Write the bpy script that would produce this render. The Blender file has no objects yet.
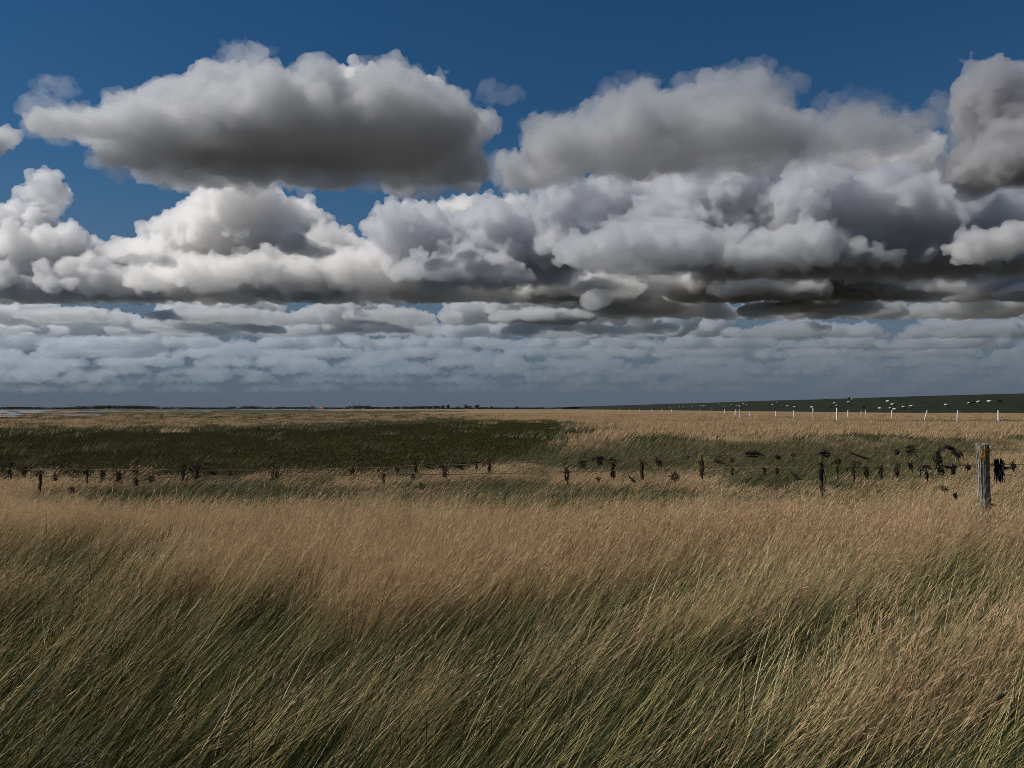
import bpy, bmesh, math, random, time
import numpy as np
from mathutils import Vector, noise as mnoise
R = math.radians
C = bpy.context.scene.collection
T0 = time.time()
F = 788.0; EYE = 1.6; HZ = 408.7
PITCH = math.atan((HZ-384)/F)
def ray(px, py):
    v = Vector(((px-512)/F, 1.0, (384-py)/F))
    c, s = math.cos(PITCH), math.sin(PITCH)
    return Vector((v.x, v.y*c - v.z*s, v.y*s + v.z*c))
def at(px, py, Y):
    d = ray(px, py); k = Y/d.y
    return Vector((d.x*k, Y, EYE + d.z*k))
def new_obj(name, me, mat=None, parent=None):
    o = bpy.data.objects.new(name, me); C.objects.link(o)
    if mat: me.materials.append(mat)
    if parent: o.parent = parent
    return o
def tag(o, label=None, cat=None, group=None, kind=None):
    for k, v in (('label',label),('category',cat),('group',group),('kind',kind)):
        if v: o[k] = v
    return o
# ---------------------------------------------------------------- camera, world, sun
SUN_EL, SUN_AZ = R(48), R(-94)          # azimuth from +Y, clockwise towards +X
sv = Vector((math.sin(SUN_AZ)*math.cos(SUN_EL), math.cos(SUN_AZ)*math.cos(SUN_EL), math.sin(SUN_EL)))
cam = bpy.data.cameras.new('camera'); co = bpy.data.objects.new('camera', cam); C.objects.link(co)
cam.sensor_width = 36; cam.lens = 36*F/1024; cam.clip_start = .05; cam.clip_end = 200000
co.location = (0,0,EYE); co.rotation_euler = (R(90)+PITCH, 0, 0)
S = bpy.context.scene; S.camera = co
w = bpy.data.worlds.new('World'); S.world = w; w.use_nodes = True
nt = w.node_tree; bg = nt.nodes['Background']
sky = nt.nodes.new('ShaderNodeTexSky'); sky.sky_type = 'NISHITA'; sky.sun_disc = False
sky.sun_elevation = SUN_EL; sky.sun_rotation = SUN_AZ; sky.altitude = 0; sky.air_density = 1.0; sky.dust_density = 0; sky.ozone_density = 3.0
hs = nt.nodes.new('ShaderNodeHueSaturation'); hs.inputs['Saturation'].default_value = 1.32; hs.inputs['Value'].default_value = .76
nt.links.new(sky.outputs[0], hs.inputs['Color'])
# damp grey-blue air low over the sea
tcw = nt.nodes.new('ShaderNodeTexCoord'); sx = nt.nodes.new('ShaderNodeSeparateXYZ'); mr = nt.nodes.new('ShaderNodeMapRange'); mr.interpolation_type = 'SMOOTHSTEP'
mr.inputs['From Min'].default_value = .0; mr.inputs['From Max'].default_value = .30; mr.inputs['To Min'].default_value = .95; mr.inputs['To Max'].default_value = 0
mxw = nt.nodes.new('ShaderNodeMix'); mxw.data_type = 'RGBA'; mxw.inputs['B'].default_value = (0,0,0,1)
for s_ in mxw.inputs:
    if s_.name == 'B' and s_.type == 'RGBA': s_.default_value = (1.5, 2.0, 2.85, 1)
nt.links.new(tcw.outputs['Generated'], sx.inputs[0]); nt.links.new(sx.outputs[2], mr.inputs[0])
nt.links.new(mr.outputs[0], mxw.inputs[0]); nt.links.new(hs.outputs[0], [q for q in mxw.inputs if q.name == 'A' and q.type == 'RGBA'][0])
nt.links.new([q for q in mxw.outputs if q.type == 'RGBA'][0], bg.inputs[0]); bg.inputs[1].default_value = .05
sl = bpy.data.lights.new('sun', 'SUN'); sl.energy = 4.2; sl.angle = R(.5); sl.color = (1,.95,.88)
so = bpy.data.objects.new('sun', sl); C.objects.link(so); so.rotation_euler = (-sv).to_track_quat('-Z','Y').to_euler()
so.location = (0, 0, 300)
vs = S.view_settings; vs.view_transform = 'Standard'; vs.look = 'None'; vs.exposure = .25; vs.gamma = 1; vs.use_curve_mapping = False
cy = S.cycles
cy.max_bounces = 12; cy.volume_bounces = 12; cy.transparent_max_bounces = 128; cy.diffuse_bounces = 3; cy.glossy_bounces = 2; cy.transmission_bounces = 3
cy.use_denoising = True; cy.filter_width = .9; cy.use_adaptive_sampling = True; cy.adaptive_threshold = .02
try: cy.denoiser = 'OPENIMAGEDENOISE'; cy.denoising_input_passes = 'RGB_ALBEDO_NORMAL'; cy.denoising_prefilter = 'NONE'
except Exception as e: print('den', e)
# ---------------------------------------------------------------- clouds
def vol_mat(name, dens, col=(.79,.80,.815), g=.6):
    m = bpy.data.materials.new(name); m.use_nodes = True; t = m.node_tree; t.nodes.clear()
    o = t.nodes.new('ShaderNodeOutputMaterial'); v = t.nodes.new('ShaderNodeVolumeScatter')
    v.inputs['Color'].default_value = (*col,1); v.inputs['Density'].default_value = dens; v.inputs['Anisotropy'].default_value = g
    ab = t.nodes.new('ShaderNodeVolumeAbsorption'); ab.inputs['Color'].default_value = (*col,1); ab.inputs['Density'].default_value = dens
    ad = t.nodes.new('ShaderNodeAddShader'); t.links.new(v.outputs[0], ad.inputs[0]); t.links.new(ab.outputs[0], ad.inputs[1])
    t.links.new(ad.outputs[0], o.inputs['Volume'])
    m.cycles.homogeneous_volume = True
    return m
bm = bmesh.new(); bmesh.ops.create_icosphere(bm, subdivisions=2, radius=1.0)
ICO = np.array([v.co[:] for v in bm.verts]); ICF = np.array([[v.index for v in f.verts] for f in bm.faces]); bm.free()
BASE_H = 700.0
tx_cache = {}
def ctex(scale, kind='CLOUDS', depth=3):
    k = (round(scale,1), kind, depth)
    if k not in tx_cache:
        t = bpy.data.textures.new('tx', kind); t.noise_scale = scale
        if kind == 'CLOUDS': t.noise_depth = depth
        tx_cache[k] = t
    return tx_cache[k]
def dist(py): return F*BASE_H/(HZ-py)
def vm(D, mfp_px, **k): return vol_mat('cloud_vapour', 1/(mfp_px*D/F), **k)
def cloud(lobes, D, mat, rng, base_py=None, label=None, vox=1.35, fluff=1.0, kids=14, depth=1.0, name='cloud', flat=.12, detail=1.0, fringe=None, wisp=False):
    """lobes: (px, py, rx, ry) in pixels of the photograph; D: distance in metres"""
    px = D/F
    if base_py is None: base = BASE_H
    else: base = at(512, base_py, D).z
    P = []
    for lb in lobes:
        if lb[0] == 'U':                      # a stretch of flat underside, seen from below
            _, x, y, rx, dy, th = lb
            Yc = F*base/(HZ-y); c = at(x, y, Yc); dep = (F*base/(HZ-y-dy) - F*base/(HZ-y+dy))*.5
            dep = abs(dep); rxm = rx*Yc/F; rym = th; c.z = base+th*.35
            ry = th*F/Yc
        else:
            x, y, rx, ry = lb[:4]; Yc = lb[4] if len(lb) > 4 else D
            c = at(x, y, Yc); q_ = Yc/F
            rxm, rym = rx*q_, ry*q_
            dep = depth*min(rxm, rym*1.8)
            if len(lb) <= 4: c.y += rng.uniform(-.5,.5)*dep
        P.append((c.x, c.y, c.z, rxm*.82, dep, rym*.82))
        n = int(kids*max(1, rx/ry))
        for k in range(n):
            a = rng.uniform(0, 2*math.pi); e = math.asin(rng.uniform(-.35, 1))
            d = (math.cos(a)*math.cos(e), math.sin(a)*math.cos(e), math.sin(e))
            r = rng.uniform(.22,.45)*min(rxm, rym, dep)*1.05
            q = (c.x+d[0]*rxm*.74, c.y+d[1]*dep*.9, c.z+d[2]*rym*.74)
            P.append((*q, r, r, r*.9))
            for j in range(4):
                a2 = rng.uniform(0, 2*math.pi); e2 = math.asin(rng.uniform(-.3, 1))
                r2 = r*rng.uniform(.3,.5)
                P.append((q[0]+math.cos(a2)*math.cos(e2)*r, q[1]+math.sin(a2)*math.cos(e2)*r, q[2]+math.sin(e2)*r*.9, r2, r2, r2))
    P = np.array(P)
    V = (ICO[None]*P[:,None,3:6] + P[:,None,0:3])
    V = V.reshape(-1,3)
    n = len(P)
    Fc = (ICF[None] + (np.arange(n)*len(ICO))[:,None,None]).reshape(-1,3)
    # a flat underside
    z = V[:,2]; V[:,2] = np.where(z < base, base + (z-base)*flat, z)
    me = bpy.data.meshes.new(name)
    me.vertices.add(len(V)); me.vertices.foreach_set('co', V.astype(np.float32).ravel())
    me.loops.add(Fc.size); me.loops.foreach_set('vertex_index', Fc.astype(np.int32).ravel())
    me.polygons.add(len(Fc)); me.polygons.foreach_set('loop_start', np.arange(0, Fc.size, 3, dtype=np.int32)); me.polygons.foreach_set('loop_total', np.full(len(Fc),3,dtype=np.int32))
    me.update(calc_edges=True)
    o = bpy.data.objects.new(name, me); C.objects.link(o)
    r = o.modifiers.new('r','REMESH'); r.mode = 'VOXEL'; r.voxel_size = vox*px*1.3
    for sc, st, kd in ((60,55,'CLOUDS'),(24,34,'CLOUDS'),(9,14,'CLOUDS'),(5,6,'CLOUDS')) if wisp == True else ((46*min(1,fluff),30*fluff,'CLOUDS'),(18,16*fluff,'CLOUDS'),(9,-6*fluff,'VORONOI'),(5,6,'CLOUDS')) if wisp == 'soft' else ((40*fluff, 20*fluff, 'CLOUDS'), (17*fluff, -14*detail*fluff, 'VORONOI'), (7.5, -8*detail, 'VORONOI'), (4.2, -4.5*detail, 'VORONOI'), (6, 6*detail, 'CLOUDS')):
        d = o.modifiers.new('d','DISPLACE'); d.texture = ctex(sc*px, kd); d.texture_coords = 'GLOBAL'; d.strength = st*px; d.mid_level = .5
    r = o.modifiers.new('r','REMESH'); r.mode = 'VOXEL'; r.voxel_size = vox*px
    dg = bpy.context.evaluated_depsgraph_get()
    me2 = bpy.data.meshes.new_from_object(o.evaluated_get(dg))
    bpy.data.objects.remove(o); bpy.data.meshes.remove(me)
    me2.name = name; me2.materials.clear()
    o = new_obj(name, me2, mat); tag(o, label, 'cloud', 'clouds over the marsh')
    if fringe:                                # thin ragged vapour round the cloud
        gx, mfp = fringe
        L2 = [(lb if lb[0] == 'U' else (lb[0]+rng.uniform(-6,6), lb[1]+rng.uniform(-4,4), lb[2]*gx, lb[3]*gx, *lb[4:])) for lb in lobes]
        f = cloud(L2, D, vm(D, mfp, col=(.79,.80,.815)), rng, base_py, None, vox*1.15, fluff, 3, depth, 'vapour_fringe', flat, detail*1.3, None, True)
        f.parent = o
        for k_ in ('category','group'):
            if k_ in f: del f[k_]
    return o
rng = random.Random(5)
# --- the near clouds, whose undersides face us
WHITE = (.975,.971,.966); PALE = (.915,.917,.92); MID = (.878,.886,.902)  # tones of lit and shaded cloud, put into the vapour colour
cloud([('U',180,160,105,32,110),('U',290,155,130,36,150),('U',405,160,92,42,150),('U',85,132,55,14,50),
       (225,92,52,26),(180,112,60,26),(370,130,80,30),(430,138,50,34),(300,118,70,34),(85,126,52,13),(452,160,40,32),(250,160,100,32),(130,134,50,22)], 2250, vm(2250, 15), rng, fringe=(1.08, 50), wisp='soft',
      label='wide soft grey cloud at upper left')
cloud([(320,102,36,26),(372,92,50,24),(420,100,38,26),(300,106,28,18),(440,116,24,28)], 2900, vm(2900, 7, col=WHITE), rng, base_py=135, label='sunlit white hump peeping over the grey cloud at upper left')
cloud([('U',560,166,45,18,90),('U',640,156,80,26,110),('U',740,150,90,26,110),
       (565,142,50,28),(522,172,34,20),(640,120,72,30),(725,112,62,28),(690,140,90,30)], 2500, vm(2500,17), rng, fringe=(1.1, 60), wisp='soft', label='long soft grey cloud under the blue at upper middle right')
cloud([('U',850,150,60,20,60),(850,124,58,20),(815,137,40,16),(890,137,40,18)], 2600, vm(2600,30), rng, fringe=(1.1, 90), wisp='soft', label='thin grey veil of cloud beside the right edge tower cloud')
cloud([(973,82,22,26),(988,112,36,40),(1035,118,60,48),(1005,150,46,36),('U',1010,178,60,20,120)], 2400, vm(2400,9,col=(.80,.80,.815)), rng, fringe=(1.08,50), wisp='soft', label='dark grey cloud tower rising at the upper right edge')
cloud([(4,142,16,14),(-20,140,30,16)], 2600, vm(2600,9), rng, label='small scrap of cloud cut off by the left edge', kids=6)
# --- middle distance
cloud([(250,210,46,30),(205,232,42,30),(294,232,38,30),(170,254,46,26),(250,240,80,34),(335,256,44,24),(165,268,60,28),(385,262,80,30),(250,270,140,26),(330,265,80,28),(430,275,50,20),('U',200,289,90,8,150),('U',330,290,140,9,180)], 4900, vm(4900,8,col=WHITE), rng,
      label='bright white domed cumulus cloud at middle left with flat grey base')
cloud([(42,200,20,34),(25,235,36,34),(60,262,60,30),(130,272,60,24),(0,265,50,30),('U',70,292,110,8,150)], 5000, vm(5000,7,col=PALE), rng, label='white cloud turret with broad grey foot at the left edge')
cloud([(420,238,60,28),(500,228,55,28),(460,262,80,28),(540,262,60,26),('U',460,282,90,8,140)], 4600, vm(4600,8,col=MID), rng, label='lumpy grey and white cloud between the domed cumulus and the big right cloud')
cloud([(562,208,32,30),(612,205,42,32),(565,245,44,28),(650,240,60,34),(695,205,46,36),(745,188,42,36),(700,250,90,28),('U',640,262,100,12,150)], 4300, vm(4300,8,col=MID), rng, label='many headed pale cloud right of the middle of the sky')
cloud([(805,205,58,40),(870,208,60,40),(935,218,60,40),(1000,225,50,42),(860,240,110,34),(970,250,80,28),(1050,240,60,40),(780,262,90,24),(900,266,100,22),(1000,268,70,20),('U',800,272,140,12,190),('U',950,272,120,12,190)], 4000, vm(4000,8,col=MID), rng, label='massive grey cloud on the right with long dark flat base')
cloud([(700,180,50,26),(760,172,55,26),(830,165,60,26),(900,160,50,24),(740,205,40,30),(960,185,50,30),(650,190,40,24)], 4900, vm(4900,8,col=WHITE), rng, base_py=262, label='bright white cloud showing in gaps behind the massive grey right hand cloud')
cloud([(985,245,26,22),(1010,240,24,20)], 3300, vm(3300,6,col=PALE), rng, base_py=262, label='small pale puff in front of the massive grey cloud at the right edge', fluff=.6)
cloud([(470,215,50,16),(520,212,26,14),(420,212,30,12)], 5600, vm(5600,6,col=WHITE), rng, base_py=250, label='thin bright rim of white cloud behind the lumpy grey one in the middle')
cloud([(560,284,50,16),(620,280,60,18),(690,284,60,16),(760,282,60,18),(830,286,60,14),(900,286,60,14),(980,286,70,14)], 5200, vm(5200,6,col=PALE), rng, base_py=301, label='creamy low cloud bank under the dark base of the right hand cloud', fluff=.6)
cloud([(500,98,26,8),(640,82,26,10),(250,52,40,8),(60,86,30,8)], 2500, vm(2500,90), rng, base_py=150, label='faint shreds of thin cloud against the blue at the top', wisp=True, kids=4)
# --- low scud drifting in the shade of the high grey clouds
cloud([(302,249,32,8),(294,241,16,8),(324,253,18,5)], 2280, vm(2280,12), rng, base_py=257, label='small dark scud cloud in front of the white domed cumulus', kids=7, fluff=.4, wisp='soft')
cloud([(440,264,22,7),(480,267,20,7),(465,258,15,6),(500,270,10,5)], 2290, vm(2290,14), rng, base_py=274, label='dark ragged scud cloud right of the white domed cumulus', kids=7, fluff=.4, wisp='soft')
cloud([(130,261,28,6),(165,264,14,5),(95,264,18,5)], 2290, vm(2290,14), rng, base_py=270, label='dark ragged scud cloud left of the white domed cumulus', kids=7, fluff=.4, wisp='soft')
cloud([(596,300,20,9),(590,296,12,8)], 3800, vm(3800,10), rng, base_py=311, label='tiny dark scud cloud low in the middle of the sky', kids=7, fluff=.4, wisp='soft')
# --- ranks of cloud towards the horizon
ROWS = [(305,40,-60,600,5.5),(303,42,520,1080,5.5),(320,34,560,1080,5.5),(326,30,-60,640,6),(337,26,-60,520,6.5),(339,28,430,1080,6.5),(350,24,-60,1080,7),(359,20,-60,1080,8),(368,17,-60,1080,9),(376,15,-60,1080,14),(384,13,-60,1080,20),(393,12,-60,1080,34)]
NTH = ['topmost left hand','topmost right hand','nearest right hand','nearest left hand','second left hand','second right hand','third','fourth','fifth','third lowest','second lowest','lowest']
for i, (yb, h, x0, x1, mf) in enumerate(ROWS):
    D = dist(yb); L = []; mf *= 1+max(0, yb-345)*.04
    x = x0
    while x < x1:                             # one cloud after another, each with its own dome
        W = h*rng.uniform(2.6,7.5); top = rng.uniform(.55,1.25); t = 0; skew = rng.uniform(.7,1.5)
        while t < 1:
            hh = h*(.30+.95*top*math.sin(math.pi*t**skew))*rng.uniform(.7,1.15); wd = hh*rng.uniform(.6,1.2)
            L.append((x+t*W, yb-hh*.5, wd, hh*.55, D*rng.uniform(.97,1.1))); t += max(.08, wd/W*rng.uniform(.7,1.1))
        x += W*rng.uniform(.85,1.2)
    for k in range(int((x1-x0)/140) if yb < 341 else 0):
        xx = x0+(k+rng.random())*140; L.append(('U', xx, yb-h*.2, 65*rng.uniform(.6,1.3), h*.18, h*.26*D/F))
    b = min(1, i*.11)  # distance haze put into the farther ranks: bluer vapour, thinner cloud
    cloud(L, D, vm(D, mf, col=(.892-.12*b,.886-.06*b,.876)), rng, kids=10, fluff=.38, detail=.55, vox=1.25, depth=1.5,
          label='%s rank of low flat based clouds towards the horizon' % NTH[i])

print('clouds', time.time()-T0, sum(len(o.data.polygons) for o in C.objects if o.type=='MESH'))
# ---------------------------------------------------------------- materials
def mat(name):
    m = bpy.data.materials.new(name); m.use_nodes = True; t = m.node_tree; t.nodes.clear()
    o = t.nodes.new('ShaderNodeOutputMaterial')
    def N(kind, **kw):
        n = t.nodes.new('ShaderNode'+kind)
        for k, v in kw.items():
            if k in n.inputs: n.inputs[k].default_value = v
            else: setattr(n, k, v)
        return n
    return m, t, o, N
def ramp(N, stops):
    r = N('ValToRGB'); e = r.color_ramp.elements
    while len(e) < len(stops): e.new(.5)
    for k, (p, c) in enumerate(stops):
        e[k].position = p; e[k].color = (*c, 1)
    return r
def noisy(name, stops, scale=(1,1,1), ns=4.0, detail=6.0, rough=.9, bump=0, spec=.2, rg=.6, coord='Object'):
    m, t, o, N = mat(name)
    tc = N('TexCoord'); mp = N('Mapping'); mp.inputs['Scale'].default_value = scale
    n = N('TexNoise', Scale=ns, Detail=detail, Roughness=rg); r = ramp(N, stops)
    p = N('BsdfPrincipled', Roughness=rough); p.inputs['Specular IOR Level'].default_value = spec
    L = t.links.new
    L(tc.outputs[coord], mp.inputs[0]); L(mp.outputs[0], n.inputs['Vector']); L(n.outputs[0], r.inputs[0]); L(r.outputs[0], p.inputs['Base Color'])
    if bump:
        b = N('Bump', Distance=bump); b.inputs['Strength'].default_value = 1; L(n.outputs[0], b.inputs['Height']); L(b.outputs[0], p.inputs['Normal'])
    L(p.outputs[0], o.inputs[0])
    return m
def blade_mat(name, stops, transl=.3, rough=.55, spec=.25):
    """colour differs from blade to blade (attribute tint) and from tuft to tuft"""
    m, t, o, N = mat(name); L = t.links.new
    a = N('Attribute'); a.attribute_name = 'tint'; a.attribute_type = 'GEOMETRY'
    oi = N('ObjectInfo'); mm = N('Math', operation='MULTIPLY_ADD'); mm.inputs[1].default_value = .3; mm.inputs[2].default_value = -.15
    ad = N('Math', operation='ADD', use_clamp=True)
    L(oi.outputs['Random'], mm.inputs[0]); L(mm.outputs[0], ad.inputs[0]); L(a.outputs['Fac'], ad.inputs[1])
    r = ramp(N, stops); L(ad.outputs[0], r.inputs[0])
    p = N('BsdfPrincipled', Roughness=rough); p.inputs['Specular IOR Level'].default_value = spec
    tr = N('BsdfTranslucent'); mx = N('MixShader'); mx.inputs[0].default_value = transl
    L(r.outputs[0], p.inputs['Base Color']); L(r.outputs[0], tr.inputs[0])
    L(p.outputs[0], mx.inputs[1]); L(tr.outputs[0], mx.inputs[2]); L(mx.outputs[0], o.inputs[0])
    return m
M = {}
M['green'] = blade_mat('green_blades', [(0,(.010,.015,.004)),(.55,(.034,.054,.012)),(.82,(.080,.088,.020)),(1,(.22,.19,.07))])
M['tan'] = blade_mat('dry_stalks', [(0,(.12,.085,.035)),(.4,(.34,.225,.115)),(.75,(.47,.32,.18)),(1,(.60,.44,.27))], transl=.35)
M['seed'] = blade_mat('seed_heads', [(0,(.36,.22,.125)),(.5,(.53,.375,.205)),(1,(.66,.47,.30))], transl=.4, rough=.8, spec=.1)
M['straw'] = blade_mat('straw_blades', [(0,(.16,.135,.05)),(.4,(.34,.285,.115)),(.8,(.50,.415,.19)),(1,(.60,.51,.27))], transl=.2, spec=.4)
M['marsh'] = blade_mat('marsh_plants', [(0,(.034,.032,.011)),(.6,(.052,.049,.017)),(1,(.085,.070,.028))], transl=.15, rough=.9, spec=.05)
M['ground'] = noisy('thatch_ground', [(.3,(.026,.026,.012)),(.55,(.055,.045,.022)),(.75,(.09,.068,.036))], ns=1.2, detail=9, bump=.05)
# ---------------------------------------------------------------- terrain sheets
def sheet(name, pts, z, m):
    me = bpy.data.meshes.new(name); me.from_pydata([(x,y,z) for x,y in pts], [], [list(range(len(pts)))]); me.update()
    o = new_obj(name, me, m); tag(o, kind='structure'); return o
def gxy(px, py, z=0.0):
    d = ray(px, py); k = (z-EYE)/d.z
    return (d.x*k, d.y*k)
def ragged(px0, px1, top, bot, z, rs, step=9, jit=.35):
    """outline of a streak of land seen between two heights of the picture, with an uneven edge"""
    n = max(4, int(abs(px1-px0)/step)); out = []
    for k in range(n+1):
        u = k/n; x = px0+(px1-px0)*u
        taper = min(1, u*6+.05, (1-u)*6+.05)
        h = (bot-top)*(1+rs.uniform(-jit,jit))*taper; mid = (top+bot)/2+rs.uniform(-.15,.15)*(bot-top)
        out.append((x, mid-h/2, mid+h/2))
    return [gxy(x,b,z) for x,a,b in out] + [gxy(x,a,z) for x,a,b in reversed(out)]
me = bpy.data.meshes.new('ground')
G = 80000
me.from_pydata([(-G,-200,0),(G,-200,0),(G,G,0),(-G,G,0)], [], [(0,1,2,3)]); ground = new_obj('ground', me, M['ground']); tag(ground, kind='structure')
rs = random.Random(11)
far_tan = noisy('far_dry_grass', [(.3,(.10,.075,.036)),(.5,(.185,.125,.066)),(.7,(.24,.165,.092))], scale=(.02,.09,1), ns=1, detail=8)
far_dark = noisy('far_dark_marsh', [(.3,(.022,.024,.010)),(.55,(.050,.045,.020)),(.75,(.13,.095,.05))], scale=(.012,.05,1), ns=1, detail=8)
mudm = noisy('wet_mud', [(.35,(.10,.10,.10)),(.6,(.17,.165,.16))], scale=(.01,.05,1), ns=1, detail=6, rough=.35, spec=.5)
watm = noisy('sea_water', [(.4,(.05,.07,.09)),(.6,(.07,.09,.11))], scale=(.02,.1,1), ns=1, rough=.12, spec=.5)
# dry grass field from the near meadow out to the horizon
sheet('dry_field', [(-900,95),(700,95),(700,2600),(-900,2600)], .02, far_tan)
# sea beyond the marsh
sheet('sea', [(-G,3800),(300,3800),(2500,G),(-G,G)], .06, watm)
k = 0
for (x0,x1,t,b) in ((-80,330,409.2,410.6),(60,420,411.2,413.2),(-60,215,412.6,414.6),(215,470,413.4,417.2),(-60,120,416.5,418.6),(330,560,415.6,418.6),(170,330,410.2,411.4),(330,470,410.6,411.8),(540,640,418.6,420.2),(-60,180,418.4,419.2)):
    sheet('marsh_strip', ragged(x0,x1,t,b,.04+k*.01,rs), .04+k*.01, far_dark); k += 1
for (x0,x1,t,b) in ((-80,70,410.4,411.4),(-80,30,413.6,416.0),(-60,48,411.6,413.0),(40,110,414.6,415.4),(-60,25,416.0,416.8),(180,215,410.6,411.4),(60,190,411.0,411.5),(230,340,409.0,409.6)):
    sheet('mudflat', ragged(x0,x1,t,b,.2+k*.01,rs,6,.5), .2+k*.01, mudm); k += 1
# ---------------------------------------------------------------- sea dyke on the right
TOE, CRX, CRH = 150.0, 182.0, 7.2
bmd = bmesh.new(); prev = None
dk = random.Random(3)
ys = [60+20*k for k in range(20)] + [480+60*k for k in range(30)] + [2400+300*k for k in range(16)]
for y in ys:
    f = max(0.0, min(1.0, (6500-y)/4000))
    j = dk.uniform(-.12,.12)
    hh = (CRH + mnoise.noise(Vector((y*.006,0,0)))*.35)
    prof = [(TOE+dk.uniform(-1,1),0.0),(TOE+6+j,.9),(TOE+14+j,2.7),(TOE+22+j,4.8),(TOE+28+j,6.4),(CRX,hh),(CRX+4,hh),(CRX+22,0)]
    row = [bmd.verts.new((x, y, z)) for x, z in prof]
    if prev:
        for a in range(len(row)-1): bmd.faces.new((prev[a], prev[a+1], row[a+1], row[a]))
    prev = row
me = bpy.data.meshes.new('dyke'); bmd.to_mesh(me); bmd.free()
dyke_m = noisy('dyke_turf', [(.3,(.004,.0065,.002)),(.55,(.008,.0115,.0035)),(.8,(.017,.019,.007))], scale=(.25,.1,.4), ns=1, detail=8)
dy = new_obj('dyke', me, dyke_m); tag(dy, kind='structure')
def dyke_hit(px, py):
    d = ray(px, py); sl_ = CRH/(CRX-TOE)
    k = ((0-TOE)*sl_ - EYE)/(d.z - d.x*sl_)
    return Vector((d.x*k, d.y*k, EYE+d.z*k))
# ---------------------------------------------------------------- grass
def blades(rng, n, spread, length, width, lean, bend, segs=4, head=0, az=.45, curl=.15, fan=.12):
    """n ribbons that lean down wind (+X); returns verts, faces, tint, is_head"""
    V, Fc, T, Hd = [], [], [], []
    for i in range(n):
        L_ = rng.uniform(*length); wd = rng.uniform(*width)
        a = rng.gauss(0, az); th = max(0, rng.gauss(lean, fan)); bd = rng.gauss(bend, curl)
        rr = spread*math.sqrt(rng.random()); ra = rng.uniform(0, 2*math.pi)
        p = Vector((rr*math.cos(ra), rr*math.sin(ra), -.02))
        tint = min(1, max(0, rng.gauss(.45,.22)))
        fa = rng.uniform(0, math.pi); side0 = Vector((math.cos(fa), math.sin(fa), 0))
        b0 = len(V)
        for s in range(segs+1):
            t = s/segs
            w_ = wd*(1-.85*t**1.6)*.5
            V += [p-side0*w_, p+side0*w_]; T += [tint]*2
            ang = th + bd*t
            dr = Vector((math.sin(ang)*math.cos(a), math.sin(ang)*math.sin(a), math.cos(ang)))
            q = p; p = p + dr*(L_/segs)
            if s: 
                c = b0+2*s; Fc.append((c-2,c-1,c+1,c)); Hd.append(0)
        if head:
            tip = q
            for h_ in range(head):
                u = h_/max(1,head-1)
                c = tip - dr*(L_*.22*(1-u)) + Vector((rng.gauss(0,.006),rng.gauss(0,.006),0))
                out = Vector((rng.gauss(0,1), rng.gauss(0,1), rng.gauss(0,.5))).normalized()
                tp = c + dr*rng.uniform(.03,.06) + out*rng.uniform(.006,.02)
                sd = dr.cross(out).normalized()*wd*rng.uniform(.35,.75)
                b1 = len(V); V += [c, (c+tp)/2+sd, tp, (c+tp)/2-sd]; T += [min(1,max(0,rng.gauss(.5,.25)))]*4
                Fc.append((b1,b1+1,b1+2,b1+3)); Hd.append(1)
    return V, Fc, T, Hd
def tuft(name, parts, mats, coll):
    V, Fc, T, Mi = [], [], [], []
    for (bl, mi, hi) in parts:
        b = len(V); V += bl[0]; T += bl[2]
        Fc += [tuple(v+b for v in f) for f in bl[1]]; Mi += [hi if h else mi for h in bl[3]]
    me = bpy.data.meshes.new(name); me.from_pydata(V, [], Fc); me.update()
    for m_ in mats: me.materials.append(m_)
    me.polygons.foreach_set('material_index', Mi)
    at_ = me.attributes.new('tint','FLOAT','POINT'); at_.data.foreach_set('value', T)
    o = bpy.data.objects.new(name, me); coll.objects.link(o); return o
gr = random.Random(21)
MATS = [M['green'], M['tan'], M['seed'], M['marsh'], M['straw']]
def near_green(s): return [(blades(gr, 46, .20, (.25,.58), (.0035,.006), .55, .2, 4, az=.45, fan=.16, curl=.18), 0, 0), (blades(gr, 15, .2, (.4,.72), (.0028,.0042), .62, .12, 4, az=.35, fan=.14), 4, 4), (blades(gr, 28, .22, (.12,.28), (.005,.008), .7, .9, 3, az=1.6), 0, 0), (blades(gr, 3, .2, (.2,.5), (.003,.004), .9, .5, 4, az=2), 4, 4)]
def near_mix(s): return [(blades(gr, 30, .20, (.25,.55), (.0035,.006), .55, .2, 4, az=.45, fan=.16, curl=.18), 0, 0), (blades(gr, 20, .2, (.42,.76), (.0028,.0042), .58, .12, 4, az=.35, fan=.14), 4, 4), (blades(gr, 12, .2, (.45,.78), (.0028,.004), .55, .16, 4, head=4, az=.4), 1, 2), (blades(gr, 20, .22, (.12,.28), (.005,.007), .7, .9, 3, az=1.6), 0, 0), (blades(gr, 3, .2, (.2,.5), (.003,.004), .9, .5, 4, az=2), 1, 1)]
def near_tan(s): return [(blades(gr, 14, .20, (.25,.5), (.004,.006), .45, .3, 4, fan=.16), 0, 0), (blades(gr, 32, .2, (.40,.68), (.0028,.0042), .42, .18, 4, head=6, az=.4, fan=.14), 1, 2), (blades(gr, 22, .2, (.3,.58), (.0032,.005), .48, .2, 4, az=.45, fan=.15), 1, 1), (blades(gr, 7, .2, (.3,.6), (.003,.0045), .5, .2, 4, az=.45), 4, 4)]
def mid_green(s): return [(blades(gr, 70, .42, (.25,.52), (.007,.012), .45, .25, 4, az=.5), 0, 0), (blades(gr, 10, .4, (.35,.6), (.005,.008), .5, .4, 4), 1, 1)]
def mid_tan(s): return [(blades(gr, 14, .42, (.25,.42), (.007,.012), .45, .25, 4), 0, 0), (blades(gr, 60, .42, (.34,.6), (.005,.009), .40, .2, 4, head=4, az=.45, fan=.15), 1, 2)]
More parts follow.
